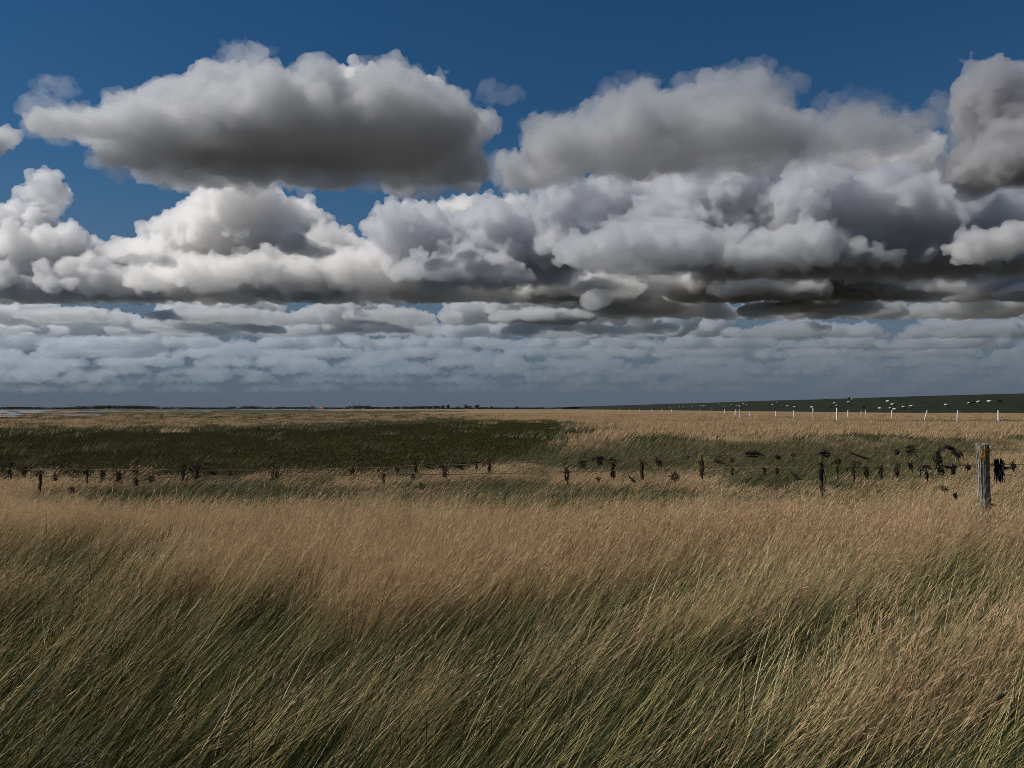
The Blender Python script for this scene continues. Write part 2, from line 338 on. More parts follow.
def far_green(s): return [(blades(gr, 90, 1.0, (.25,.5), (.02,.05), .45, .5, 3, az=.8), 0, 0), (blades(gr, 16, 1.0, (.3,.5), (.015,.03), .5, .5, 3, az=.8), 1, 1)]
def far_tanc(s): return [(blades(gr, 100, 1.0, (.3,.62), (.015,.04), .4, .4, 3, az=.8), 1, 1), (blades(gr, 40, 1.0, (.4,.62), (.02,.04), .4, .4, 3, az=.8), 2, 2)]
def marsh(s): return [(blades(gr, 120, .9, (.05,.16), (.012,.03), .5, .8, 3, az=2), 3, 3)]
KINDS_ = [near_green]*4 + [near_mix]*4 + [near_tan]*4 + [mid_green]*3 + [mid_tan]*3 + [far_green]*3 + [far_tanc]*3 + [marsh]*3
coll = bpy.data.collections.new('tufts')
for i, k_ in enumerate(KINDS_): tuft('tuft_%02d' % i, k_(i), MATS, coll)
FIRST = dict(near_green=0, near_mix=4, near_tan=8, mid_green=12, mid_tan=15, far_green=18, far_tan=21, marsh=24)
COUNT = dict(near_green=4, near_mix=4, near_tan=4, mid_green=3, mid_tan=3, far_green=3, far_tan=3, marsh=3)
def lerp(x, pts):
    if x <= pts[0][0]: return pts[0][1]
    for (a,b),(c,d) in zip(pts, pts[1:]):
        if x <= c: return b+(d-b)*(x-a)/(c-a)
    return pts[-1][1]
def sm(a, b, x): 
    t = min(1, max(0, (x-a)/(b-a))); return t*t*(3-2*t)
GREEN_SPOTS = [(110,484,80,5),(190,484,70,7),(290,482,80,8),(480,484,90,9),(640,484,60,8),(560,488,50,5),(790,466,70,10),(860,455,90,6),(900,446,110,5),(620,447,120,5),(1000,486,40,7),(740,462,50,7),
  (400,452,60,3),(700,440,120,3),(960,434,80,2.5),(860,436,60,2)]
pts, idx, rots, scl = [], [], [], []
sr = random.Random(77)
def veg(X, Y):
    """how dry the grass is at a place (0 green, 1 straw), and whether it is low dark marsh"""
    px = 512+F*X/Y; py = HZ+F*1.25/Y
    n1 = mnoise.fractal(Vector((X*.30, Y*.16, 3)), 1, 2, 4)
    u, v = (X*.8+Y*.6), (Y*.8-X*.6)
    n2 = mnoise.fractal(Vector((u*.35, v*1.25, 7)), 1, 2, 3)
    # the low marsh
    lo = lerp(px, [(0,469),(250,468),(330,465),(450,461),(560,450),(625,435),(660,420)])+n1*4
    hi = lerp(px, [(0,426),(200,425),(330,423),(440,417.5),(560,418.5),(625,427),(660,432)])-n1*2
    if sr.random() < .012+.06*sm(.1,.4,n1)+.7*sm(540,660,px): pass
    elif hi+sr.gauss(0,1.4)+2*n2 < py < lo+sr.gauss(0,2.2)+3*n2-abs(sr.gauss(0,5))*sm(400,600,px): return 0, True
    edge = lerp(px, [(0,543),(150,546),(260,556),(330,600),(470,590),(560,575),(640,560),(760,572),(880,568),(1024,555)])
    if hi < py < lo and py < 462: return -.3+.75*sm(500,620,px)+n1*.2, False
    if py < 506:
        d = .66 + n1*.55
        for (sx, sy, sw, sh) in GREEN_SPOTS:
            d -= (.85 if px < 690 else .6)*math.exp(-((px-sx)/sw)**2-((py-sy-4)/(sh*1.7+3))**2)
        if py < 432: d += .3 - .75*sm(560,380,px) - .45*sm(600,680,px)*math.exp(-((py-418)/3)**2)
        if Y > 70: d -= .75*math.exp(-((py-421.5)/1.2)**2)*sm(820,900,px) + .55*sm(.1,.5,mnoise.noise(Vector((X*.02,Y*.05,9))))
        return d, False
    below = sm(-20, 16, py-edge+8+n1*24)
    d = (.98+n2*.25)*(1-below) + below*(.06 - .10*sm(570,740,py) + n2*1.1 - .20*sm(650,800,px)*sm(560,650,py) + .10*sm(40,-60,py-700)*sm(560,700,px))
    return d, False
def scatter(y0, y1, dens, tier):
    n = 0
    hw0 = .78
    area = hw0*(y1*y1-y0*y0) + 3*(y1-y0)
    for i in range(int(area*dens)):
        Y = math.sqrt(sr.uniform(y0*y0, y1*y1)); X = sr.uniform(-1,1)*(hw0*Y+1.5)
        d, m = veg(X, Y)
        if 9.6 < Y < 14: d += sr.gauss(0,.22)
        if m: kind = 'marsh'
        elif tier == 'near':
            kind = 'near_tan' if d+sr.gauss(0,.16) > .66 else ('near_mix' if d+sr.gauss(0,.16) > .33 else 'near_green')
        else: kind = tier+('_tan' if d+sr.gauss(0,.34) > .5 else '_green')
        s = sr.uniform(.75,1.2)
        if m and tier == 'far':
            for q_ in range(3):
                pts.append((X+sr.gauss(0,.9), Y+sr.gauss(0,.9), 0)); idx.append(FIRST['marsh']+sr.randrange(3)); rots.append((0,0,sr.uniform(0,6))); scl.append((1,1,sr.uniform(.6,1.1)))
        lowz = lerp(Y, [(9.0,1),(10,.55),(20,.6),(26,1)])
        if Y > 60: s *= lerp(Y, [(60,1),(110,.75),(112,1.0),(250,.7)])
        pts.append((X,Y,0)); idx.append(FIRST[kind]+sr.randrange(COUNT[kind])); rots.append((sr.gauss(0,.06), sr.gauss(0,.06), sr.gauss(0,.28)))
        scl.append((s,s,s*sr.uniform(.85,1.15)*(.75+.25*min(1,max(0,d)))*lowz)); n += 1
    return n
print('near', scatter(1.3, 13, 26, 'near'), scatter(1.3, 7, 12, 'near'), 'mid', scatter(13, 34, 9, 'mid'), 'far', scatter(34, 112, 1.7, 'far'), scatter(112, 250, .22, 'far'))
me = bpy.data.meshes.new('grass'); me.from_pydata(pts, [], [])
a = me.attributes.new('kind_index','INT','POINT'); a.data.foreach_set('value', idx)
a = me.attributes.new('turn','FLOAT_VECTOR','POINT'); a.data.foreach_set('vector', [c for r in rots for c in r])
a = me.attributes.new('size','FLOAT_VECTOR','POINT'); a.data.foreach_set('vector', [c for r in scl for c in r])
grass = new_obj('grass', me); tag(grass, 'tall dry and green meadow grass leaning in the wind', 'grass', kind='stuff')
ng = bpy.data.node_groups.new('grass_scatter','GeometryNodeTree')
ng.interface.new_socket('Geometry', in_out='INPUT', socket_type='NodeSocketGeometry'); ng.interface.new_socket('Geometry', in_out='OUTPUT', socket_type='NodeSocketGeometry')
gi = ng.nodes.new('NodeGroupInput'); go = ng.nodes.new('NodeGroupOutput'); iop = ng.nodes.new('GeometryNodeInstanceOnPoints')
ci = ng.nodes.new('GeometryNodeCollectionInfo'); ci.inputs['Collection'].default_value = coll; ci.inputs['Separate Children'].default_value = True; ci.inputs['Reset Children'].default_value = True
def named(n_, ty):
    q = ng.nodes.new('GeometryNodeInputNamedAttribute'); q.data_type = ty; q.inputs[0].default_value = n_; return q.outputs[0]
l = ng.links.new
l(gi.outputs[0], iop.inputs['Points']); l(ci.outputs[0], iop.inputs['Instance']); iop.inputs['Pick Instance'].default_value = True
l(named('kind_index','INT'), iop.inputs['Instance Index']); l(named('turn','FLOAT_VECTOR'), iop.inputs['Rotation']); l(named('size','FLOAT_VECTOR'), iop.inputs['Scale'])
l(iop.outputs[0], go.inputs[0])
md = grass.modifiers.new('scatter','NODES'); md.node_group = ng
print('grass', time.time()-T0)
# ---------------------------------------------------------------- mesh helpers
class MB:
    def __init__(self): self.v = []; self.f = []
    def tube(self, pts, rad, n=5, cap=True):
        pts = [Vector(p) for p in pts]; b = len(self.v); k = len(pts)
        if not hasattr(rad, '__len__'): rad = [rad]*k
        for i, p in enumerate(pts):
            d = (pts[min(i+1,k-1)]-pts[max(i-1,0)]).normalized()
            u = d.cross(Vector((0,0,1)) if abs(d.z) < .9 else Vector((1,0,0))).normalized(); w_ = d.cross(u)
            for j in range(n):
                a = 2*math.pi*j/n; self.v.append(p+(u*math.cos(a)+w_*math.sin(a))*rad[i])
        for i in range(k-1):
            for j in range(n):
                a = b+i*n+j; c = b+i*n+(j+1)%n; self.f.append((a, c, c+n, a+n))
        if cap: self.f.append(tuple(b+j for j in range(n))); self.f.append(tuple(b+(k-1)*n+n-1-j for j in range(n)))
    def box(self, c, s, rz=0, taper=1):
        b = len(self.v); cs, sn = math.cos(rz), math.sin(rz)
        for z in (-1,1):
            t = taper if z > 0 else 1
            for x, y in ((-1,-1),(1,-1),(1,1),(-1,1)):
                X, Y = x*s[0]*t/2, y*s[1]*t/2; self.v.append(Vector((c[0]+X*cs-Y*sn, c[1]+X*sn+Y*cs, c[2]+z*s[2]/2)))
        for q in ((3,2,1,0),(4,5,6,7),(0,1,5,4),(1,2,6,5),(2,3,7,6),(3,0,4,7)): self.f.append(tuple(b+i for i in q))
    def ell(self, c, r, n=8, m=6, jit=0, rng=None, rot=None):
        b = len(self.v)
        for i in range(m+1):
            th = math.pi*i/m
            for j in range(n):
                ph = 2*math.pi*j/n; k = 1+(rng.uniform(-jit,jit) if jit and 0 < i < m else 0)
                p = Vector((r[0]*math.sin(th)*math.cos(ph)*k, r[1]*math.sin(th)*math.sin(ph)*k, r[2]*math.cos(th)*k))
                if rot: p.rotate(rot)
                self.v.append(Vector(c)+p)
        for i in range(m):
            for j in range(n): self.f.append((b+i*n+j, b+(i+1)*n+j, b+(i+1)*n+(j+1)%n, b+i*n+(j+1)%n))
    def build(self, name, m, parent=None, smooth=False):
        me = bpy.data.meshes.new(name); me.from_pydata([tuple(v) for v in self.v], [], self.f); me.update()
        if smooth: me.polygons.foreach_set('use_smooth', [True]*len(me.polygons))
        return new_obj(name, me, m, parent)
def empty(name, loc, rz=0):
    o = bpy.data.objects.new(name, None); C.objects.link(o); o.location = loc; o.rotation_euler.z = rz; return o
def copy_tree(o, loc, rz=0):
    c = o.copy(); C.objects.link(c); c.location = loc; c.rotation_euler.z = rz
    for ch in o.children:
        d = ch.copy(); C.objects.link(d); d.parent = c
    return c
# ---------------------------------------------------------------- old wire fence
fm = noisy('grey_weathered_wood', [(.34,(.020,.017,.013)),(.42,(.10,.092,.068)),(.50,(.23,.215,.165)),(.61,(.48,.46,.38))], scale=(16,16,5), ns=2.6, detail=10, bump=.03, rg=.68)
rust = noisy('rusty_wire', [(.3,(.06,.04,.03)),(.7,(.16,.12,.10))], ns=30)
lich = noisy('orange_lichen', [(.36,(.10,.07,.03)),(.5,(.30,.165,.045)),(.68,(.42,.30,.13))], scale=(1,1,1), ns=38, detail=6, bump=.01)
FX0, FY0 = at(0, 470, 12.0).xy; FX1, FY1 = at(983, 450, 8.9).xy
fdir = Vector((FX1-FX0, FY1-FY0, 0)).normalized(); fn = Vector((-fdir.y, fdir.x, 0))
def fhit(px, py, off=0):
    d = ray(px, py); k = (Vector((FX0,FY0,0)).dot(fn)+off)/(d.dot(fn))
    return Vector((d.x*k, d.y*k, EYE+d.z*k))
pt = fhit(983, 443); post_h = pt.z-.005
fence = empty('wire_fence', (pt.x, pt.y, 0)); tag(fence, 'old rusty wire fence with one grey weathered post and orange lichen', 'fence')
pr = random.Random(8)
def ring_mesh(name, m, parent, rad, z0, z1, nz, na, amp, sel=None, off=0.0):
    V, Fc = [], []
    for i in range(nz+1):
        z = z0+(z1-z0)*i/nz
        for j in range(na):
            a = 2*math.pi*j/na
            sq = 1/max(abs(math.cos(a)), abs(math.sin(a)))**.55
            crack = mnoise.noise(Vector((math.cos(a)*3.2, math.sin(a)*3.2, z*.9)))
            crack2 = mnoise.noise(Vector((math.cos(a)*9, math.sin(a)*9, z*2.2)))
            r = rad*sq*(1+.08*mnoise.noise(Vector((0,0,z*2)))) - amp*max(0, crack)*1.6 - amp*.8*max(0, crack2)+off
            V.append((r*math.cos(a)-.012*(z-.5), r*.9*math.sin(a), z + (amp*1.4*mnoise.noise(Vector((math.cos(a)*2, math.sin(a)*2, 5))) if i == nz else 0)))
    for i in range(nz):
        for j in range(na):
            q = (i*na+j, i*na+(j+1)%na, (i+1)*na+(j+1)%na, (i+1)*na+j)
            if sel is None or sel((i+.5)/nz, 2*math.pi*(j+.5)/na): Fc.append(q)
    if sel is None: Fc.append(tuple(nz*na+j for j in range(na)))
    me = bpy.data.meshes.new(name); me.from_pydata(V, [], Fc); me.update(); return new_obj(name, me, m, parent)
post = ring_mesh('post', fm, fence, .059, -.1, post_h, 70, 64, .016)
def lsel(t, a):
    z = -.1+(post_h+.1)*t
    a = (a+math.pi/2) % (2*math.pi)
    d = a if a < math.pi else a-2*math.pi       # 0 faces the camera, positive to its right
    n_ = mnoise.noise(Vector((d*3, z*14, 1)))*.05
    top = post_h-.05+n_; low = (post_h-.17 if d < .25 else post_h-.30)+n_*1.5
    return -1.0+n_*4 < d < 1.7 and low < z < top
lc = ring_mesh('lichen', lich, post, .059, -.1, post_h, 140, 64, .016, lsel, .004)
def polyline(pp, n=10, sag=.012):
    out = []
    for a, b in zip(pp, pp[1:]):
        for i in range(n): 
            t = i/n; p = a.lerp(b, t); p.z -= sag*4*t*(1-t); out.append(p)
    return out+[pp[-1]]
WA = [(-60,469),(0,469),(70,469),(150,469),(230,470),(350,468),(420,465),(490,463),(600,459),(700,455),(760,453),(822,452),(900,451),(983,449),(1090,446)]
WB = [(-60,475),(0,475),(70,476),(136,477),(275,475),(415,474),(490,473),(567,471),(642,469),(702,467),(822,467),(926,465),(983,464),(1090,462)]
def wy(W, px): return lerp(px, W)
for W in (WA, WB):
    b = MB(); b.tube([p-Vector((pt.x,pt.y,0)) for p in polyline([fhit(x,y) for x,y in W])], .004, 4); b.build('wire', rust, fence)
# dropper stakes that hold the wires up between posts
stk = noisy('dark_stake_wood', [(.3,(.018,.014,.010)),(.7,(.06,.045,.032))], scale=(6,6,1), ns=3, bump=.01)
for (px, t, bt, wd) in ((822,452,497,.024),(702,455,479,.018)):
    p = fhit(px, t); q = fhit(px, bt); b = MB(); o_ = Vector((pt.x,pt.y,0))
    n = 7; pts_ = [p.lerp(q, i/n)+Vector((pr.uniform(-.006,.006),0,0)) for i in range(n+1)]
    b.tube([v-o_ for v in pts_], [wd*.5*pr.uniform(.7,1.2) for _ in pts_], 7); b.build('stake', stk, fence)
# ---------------------------------------------------------------- dry weed caught on the wires
weed = noisy('dry_dark_weed', [(.3,(.020,.013,.007)),(.55,(.060,.038,.020)),(.8,(.14,.09,.05))], ns=14)
weed2 = noisy('wet_black_weed', [(.3,(.008,.007,.006)),(.6,(.024,.020,.016)),(.85,(.06,.05,.04))], ns=14)
def strands(b, path, n, spread, rad, rng, wob=.3):
    """n thin twigs that follow a path loosely"""
    for i in range(max(5, int(n*.65)) if n > 1 else 1):
        o1 = Vector((rng.gauss(0,spread), rng.gauss(0,spread), rng.gauss(0,spread)))
        t0, t1 = rng.uniform(0,.45), rng.uniform(.55,1.0); P_ = []
        for k in range(6):
            t = t0+(t1-t0)*k/5; f = t*(len(path)-1); i0 = min(int(f), len(path)-2)
            P_.append(path[i0].lerp(path[i0+1], f-i0)+o1+Vector((rng.gauss(0,spread*wob), rng.gauss(0,spread*wob), rng.gauss(0,spread*wob))))
        r = rad*rng.uniform(.6,1.3); b.tube(P_, [r*.6,r,r,r,r*.8,r*.3], 4)
def weed_clump(px, py, wpx, hpx, kind, rng, label, m=None):
    c = fhit(px, py, rng.uniform(-.05,.05)); u = c.y/F; w_, h = wpx*u, hpx*u
    X = fdir; Z = Vector((0,0,1)); b = MB(); Q = lambda x, z: X*(x*w_)+Z*(z*h)
    rad = .005
    if kind == 'hook':        # a mat over the wire with a tail hanging from it
        s = rng.choice((-1,1))
        strands(b, [Q(-.5,.25),Q(-.2,.45),Q(.2,.48),Q(.5,.2)], 22, .10*h, rad, rng)
        strands(b, [Q(.1*s,.4),Q(.0,.1),Q(.08*s,-.2),Q(.12*s,-.5)], 20, .07*w_, rad, rng)
        strands(b, [Q(-.45,.4),Q(-.5,.05)], 8, .07*w_, rad, rng)
    elif kind == 'tall':      # a rope of weed hanging straight down
        strands(b, [Q(-.1,.5),Q(.1,.2),Q(-.05,-.1),Q(.1,-.3),Q(0,-.5)], 30, .16*w_, rad, rng)
        strands(b, [Q(-.5,.22),Q(0,.3),Q(.5,.16)], 12, .06*h, rad, rng)
    elif kind == 'flat':      # a mat lying along the wire
        strands(b, [Q(-.5,.05),Q(-.25,.3),Q(.1,.32),Q(.5,-.1)], 24, .2*h, rad, rng)
        strands(b, [Q(-.4,.0),Q(0,-.1),Q(.35,-.3)], 14, .16*h, rad, rng)
    elif kind == 'stick':     # a thin bent stem laid across
        strands(b, [Q(-.5,.5),Q(-.1,-.05),Q(.2,-.35),Q(.5,-.3)], 9, .07*h, rad*1.1, rng, .2)
    elif kind == 'star':      # a bush of short twigs
        for k in range(26):
            a = rng.uniform(0, 2*math.pi); r = rng.uniform(.25,.55)
            strands(b, [Q(rng.gauss(0,.1),rng.gauss(0,.1)), Q(r*math.cos(a), r*math.sin(a))], 1, .04*h, rad, rng)
        strands(b, [Q(-.2,.2),Q(.1,0),Q(.1,-.4)], 14, .12*w_, rad, rng)
    elif kind == 'arch':      # two bunches joined by a bow of stems
        strands(b, [Q(-.4,-.5),Q(-.46,0),Q(-.42,.4)], 40, .07*w_, rad, rng)
        strands(b, [Q(-.35,.25),Q(-.1,.48),Q(.15,.42),Q(.35,.1),Q(.47,-.3)], 30, .05*w_, rad, rng)
        strands(b, [Q(.2,.4),Q(.4,.1),Q(.48,-.25)], 26, .05*w_, rad, rng)
        strands(b, [Q(-.3,-.4),Q(0,-.45),Q(.3,-.35)], 6, .05*w_, rad, rng)
    elif kind == 'block':     # a solid dark bundle
        strands(b, [Q(-.05,.5),Q(0,0),Q(.02,-.5)], 80, .2*w_, rad*1.2, rng)
        strands(b, [Q(-.9,.2),Q(-.3,.24),Q(.6,.1),Q(1.6,.12)], 14, .03*h, rad, rng)
    o = b.build('weed_clump', m or weed); me = o.data
    me.transform(__import__('mathutils').Matrix.Identity(4)); o.location = c
    return tag(o, label, 'weed clump', 'dry weed caught on the fence wires')
CL = [  # px, py, w, h, kind
 (9,472,14,12,'hook'),(25,472,10,10,'hook'),(40,478,7,11,'hook'),(40,486,3,10,'tall'),(55,477,7,9,'star'),(74,474,11,9,'flat'),(88,476,8,13,'hook'),(102,475,6,11,'tall'),(118,477,6,12,'tall'),(136,472,10,6,'flat'),(136,481,7,11,'star'),(152,480,8,5,'flat'),
 (171,472,8,5,'stick'),(184,475,8,15,'hook'),(197,475,13,13,'hook'),(213,473,9,5,'flat'),(229,472,7,7,'star'),(71,490,9,9,'star'),(275,474,8,13,'tall'),(352,471,7,7,'star'),(363,468,11,4,'stick'),(383,479,6,8,'hook'),(397,469,7,7,'star'),
 (415,469,11,11,'hook'),(413,476,6,6,'star'),(422,486,8,9,'star'),(431,467,11,5,'flat'),(443,466,10,6,'flat'),(445,472,6,8,'tall'),(461,467,9,7,'flat'),(476,466,11,7,'hook'),(490,468,9,13,'hook'),
 (567,476,7,14,'tall'),(583,464,9,8,'flat'),(599,462,12,8,'hook'),(613,462,10,6,'flat'),(613,472,5,15,'tall'),(598,479,6,5,'star'),(642,471,4,17,'tall'),(646,462,9,6,'stick'),(659,461,11,10,'star'),(674,476,12,12,'star'),(632,478,9,9,'stick'),
 (702,467,6,20,'tall'),(688,457,4,4,'star'),(719,461,10,7,'flat'),(732,460,6,7,'star'),(732,472,4,9,'tall'),(754,455,21,6,'flat'),(764,471,5,9,'tall'),(778,457,7,7,'star'),(793,455,6,5,'star'),(777,471,4,9,'tall'),(796,475,11,12,'stick'),
 (825,455,13,7,'flat'),(821,472,9,22,'tall'),(822,489,8,14,'star'),(837,471,9,21,'hook'),(853,473,10,18,'hook'),(867,472,7,15,'star'),(881,472,5,15,'tall'),(863,456,26,8,'stick'),(897,452,9,8,'star'),(897,470,6,17,'tall'),(912,451,12,8,'flat'),(911,466,8,14,'star'),(926,474,10,15,'hook'),
 (949,457,21,21,'arch'),(941,471,9,8,'flat'),(954,470,7,11,'tall'),(968,467,6,9,'star'),(999,471,9,24,'block'),(1013,466,8,11,'star'),(944,489,10,8,'star'),(955,496,7,8,'star'),(993,504,9,6,'stick')]
LOOK = dict(hook='hooked clump of dark weed with a hanging tail', tall='rope of dark weed hanging straight down', flat='flat mat of dark weed lying along the wire', stick='thin bent dark stem laid across the wire', star='bushy knot of dark twigs', arch='big arched black tangle with a hole, just left of the grey post', block='thick black bundle of weed just right of the grey post')
ORD = ['first','second','third','fourth','fifth','sixth','seventh','eighth','ninth','tenth','eleventh','twelfth','thirteenth','fourteenth','fifteenth','sixteenth','seventeenth','eighteenth','nineteenth','twentieth','twenty-first','twenty-second']
kinds_x = {}
for c_ in CL: kinds_x.setdefault(c_[4], []).append(c_[0]+c_[1]*.001)
for v in kinds_x.values(): v.sort()
wr = random.Random(31)
for (px, py, w_, h, kind) in CL:
    big = 1.25 if px < 700 else 1.05
    q = kinds_x[kind]; i = q.index(px+py*.001); n = len(q)
    if n == 1: lab = LOOK[kind]
    elif i < n/2: lab = '%s, %s such from the left' % (LOOK[kind], ORD[i])
    else: lab = '%s, %s such from the right' % (LOOK[kind], ORD[n-1-i])
    weed_clump(px, py, w_*big, h*big, kind, wr, lab, weed2 if px > 900 or wr.random() < .25 else weed)
# ---------------------------------------------------------------- white paddock posts
wp = noisy('white_paint', [(.3,(.62,.60,.55)),(.7,(.80,.79,.75))], ns=3)
def base_post():
    b = MB(); b.box((0,0,.56),(.10,.10,1.16),0,.9); b.box((0,0,1.155),(.075,.075,.03)); return b.build('white_post', wp)
bp = base_post(); first = [bp]
PO = [(775.5,412.5,7,0),(793.8,412,7.5,0),(813.5,410,10,-2),(836.8,410,10,0),(848,412.3,8,0),(861,412.5,7.5,2),(866.8,409.5,8,-9),(891.5,409,8.5,2),(924,409.5,9.5,16),(957,408,12,3),(998,410,12,0),
      (734.5,410,5.5,14),(736.5,409,8,-4),(740,411,8.5,-3),(744.5,416,5,0),(750,414,7,0)]
PL = ['white post second on the left of the paddock corner gap','white post third left of the two tall middle posts','left one of two tall white posts in mid row','right one of two tall white posts in mid row','short white post just right of the two tall ones','shortest white post beside the left leaning one','thin white post leaning left at the corner','white post under the thick cluster of sheep','white post leaning strongly to the right','tall white post below the pair of grazing sheep','last tall white post near the right edge',
      'small tilted white post leftmost in the bunch of five','second white post in the bunch of five','tall third white post in the bunch of five','lowest small white post in the bunch of five','rightmost white post in the bunch of five']
PL[0] = 'white post next right of the bunch of five, standing apart'
PL[1] = 'white post between the lone one and the two tall ones'
for i, (x, y, h, tilt) in enumerate(PO):
    Y = 1.17*F/h; p = at(x, y, Y)
    o = bp if i == 0 else bp.copy()
    if i: C.objects.link(o)
    o.location = (p.x, Y, p.z-1.17 if p.z-1.17 < 0.3 else 0.0); o.rotation_euler = (0, R(tilt), 0 if tilt else wr.uniform(0,1.5)); o.scale = (1.15,1.15,1.22); tag(o, PL[i], 'fence post', 'white paddock posts')
for (x, y, h) in ((724.5,409,3.6),(711,409,2.4),(700,409,2.8),(671.5,409,2.8),(661.5,410,2.3),(651.5,409.2,2.6),(639.5,409.4,2.2),(629.5,409.4,1.9),(619.5,409.5,1.9),(614,409.6,1.7),(608,409.6,1.7),(603,409.6,1.6),(599,409.6,1.6)):
    Y = 1.17*F/h; p = at(x, y, Y); o = bp.copy(); C.objects.link(o); o.location = (p.x, Y, 0); o.rotation_euler.z = wr.uniform(0,1.5)
    tag(o, 'tiny white post far off in the receding row across the dry field', 'fence post', 'far white posts')
# ---------------------------------------------------------------- sheep on the dyke
wool = noisy('sheep_fleece', [(.3,(.42,.39,.33)),(.7,(.66,.63,.56))], ns=9, bump=.02)
wooln = noisy('black_fleece', [(.3,(.012,.011,.010)),(.7,(.035,.03,.026))], ns=9, bump=.02)
facem = noisy('sheep_face', [(.3,(.05,.045,.04)),(.7,(.10,.09,.08))], ns=9)
def make_sheep(dark, graze):
    g = random.Random(4+dark*2+graze); m_ = wooln if dark else wool
    b = MB()                                     # one skin: legs, neck and head
    for sx in (-.32,.30):
        for sy in (-.13,.13):
            kx = sx+(.03 if sx > 0 else -.05)
            b.tube([(sx,sy,.50),(kx,sy,.27),(sx+(0 if sx > 0 else .02),sy,.06),(sx+.03,sy,0)], [.075,.042,.032,.04], 6)
    hz = .16 if graze else .82; hx = .72 if graze else .74
    nk = [(.38,0,.66),(.52,0,.60 if graze else .76),(hx-.08,0,hz+.14 if graze else hz+.02),(hx,0,hz+.04 if graze else hz),(hx+(.07 if graze else .16),0,hz-.08 if graze else hz-.06)]
    b.tube(nk, [.17,.13,.10,.085,.05], 8)
    for sy in (-1,1): b.tube([(hx-.06,sy*.07,hz+.12),(hx-.09,sy*.17,hz+.10)], [.03,.012], 5)
    b.ell((0,0,.62),(.48,.2,.22),10,8)
    o = b.build('sheep', facem if not dark else wooln, None, True)
    rm = o.modifiers.new('r','REMESH'); rm.mode = 'VOXEL'; rm.voxel_size = .028
    m3 = bpy.data.meshes.new_from_object(o.evaluated_get(bpy.context.evaluated_depsgraph_get())); o.modifiers.clear(); o.data = m3
    f = MB(); f.ell((0,0,.62),(.52,.27,.29),14,10,.06,g); f.ell((.30,0,.66),(.22,.22,.24),10,8,.06,g); f.ell((-.48,0,.62),(.09,.08,.14),8,6,.05,g)
    f.build('fleece', m_, o, True)
    return o
kinds_s = {}
SH = [(18,78,0),(36,70,0),(78,90,0),(105,93,0),(175,95,0),(233,52,0),(250,92,1),(265,75,0),(275,85,0),(321,70,0),(325,54,1),(335,60,0),(383,95,1),(447,100,0),(478,68,0),(497,80,0),(488,100,0),(505,104,0),(542,95,0),(573,93,0),(712,88,0),(803,76,0),(820,73,1),(842,73,0),(884,69,0),(928,67,1)]
SH = [(768+x/4, 385+y/4, d) for x, y, d in SH]
SH += [(512+x/4, 395+y/4, 0) for x, y in ((630,55),(652,53),(668,52),(685,50),(720,48),(755,42),(768,42),(762,50),(830,36),(850,45),(878,40),(898,42),(908,42),(925,35),(938,40),(912,50),(176,61),(186,60),(197,60))]
SL = {0:'white sheep, left of two at the head of the broad gap',}
sg = random.Random(12)
WH = sorted(x for x, y, d in SH if not d); BK = sorted(x for x, y, d in SH if d)
for (x, y, d) in SH:
    yy = y+1.1 if y < 407 else y
    try: p = dyke_hit(x, yy)
    except Exception: continue
    if not (150 < p.x < 182.5) or p.y < 60 or x < 600:
        Y = 300 if x > 760 else 640
        p = Vector((at(x, y, Y).x, Y, 0))
        if x > 700: Y = 262; p = Vector((at(x,y,Y).x, Y, max(0, (at(x,y,Y).x-TOE)*CRH/(CRX-TOE)))); 
    key = (d, sg.random() < .7)
    if key not in kinds_s: o = kinds_s[key] = make_sheep(*key)
    else: o = copy_tree(kinds_s[key], (0,0,0))
    p.z -= .03; o.location = p; o.rotation_euler.z = sg.choice((0, math.pi))+sg.uniform(-.7,.7)
    s_ = sg.uniform(1.2,1.45); o.scale = (s_,)*3
    if d: lab = 'black sheep grazing on the green dyke, %s black one from the left' % ORD[BK.index(x)]
    else:
        i = WH.index(x); n = len(WH)
        lab = 'small white sheep on the green dyke, %s white one from the %s' % ((ORD[i],'left') if i < n/2 else (ORD[n-1-i],'right'))
    tag(o, lab, 'sheep', 'sheep grazing on the dyke')
# ---------------------------------------------------------------- the far shore
leafm = blade_mat('far_leaves', [(0,(.008,.012,.008)),(.5,(.020,.027,.016)),(1,(.045,.05,.03))], transl=.2, rough=.8)
bark = noisy('far_bark', [(.3,(.02,.017,.014)),(.7,(.06,.05,.04))], ns=2)
tr_ = random.Random(41)
def leaves(name, lobes_, size, dens, parent=None):
    V, Fc, T = [], [], []
    for (c, r) in lobes_:
        n = int(dens*r[0]*r[2])
        for k in range(n):
            d = Vector((tr_.gauss(0,1), tr_.gauss(0,1), tr_.gauss(0,1))).normalized()*tr_.random()**.4
            p = Vector((c[0]+d.x*r[0], c[1]+d.y*r[1], c[2]+d.z*r[2]))
            a = Vector((tr_.gauss(0,1), tr_.gauss(0,1), tr_.gauss(0,1))).normalized(); q = a.orthogonal().normalized()*size*tr_.uniform(.5,1.2); a = a.cross(q).normalized()*size*tr_.uniform(.4,1)
            b0 = len(V); V += [p-q, p-a*.8, p+q, p+a]; Fc.append((b0,b0+1,b0+2,b0+3)); T += [min(1,max(0,tr_.gauss(.45,.25)))]*4
    me = bpy.data.meshes.new(name); me.from_pydata(V, [], Fc); me.update()
    at_ = me.attributes.new('tint','FLOAT','POINT'); at_.data.foreach_set('value', T)
    return new_obj(name, me, leafm, parent)
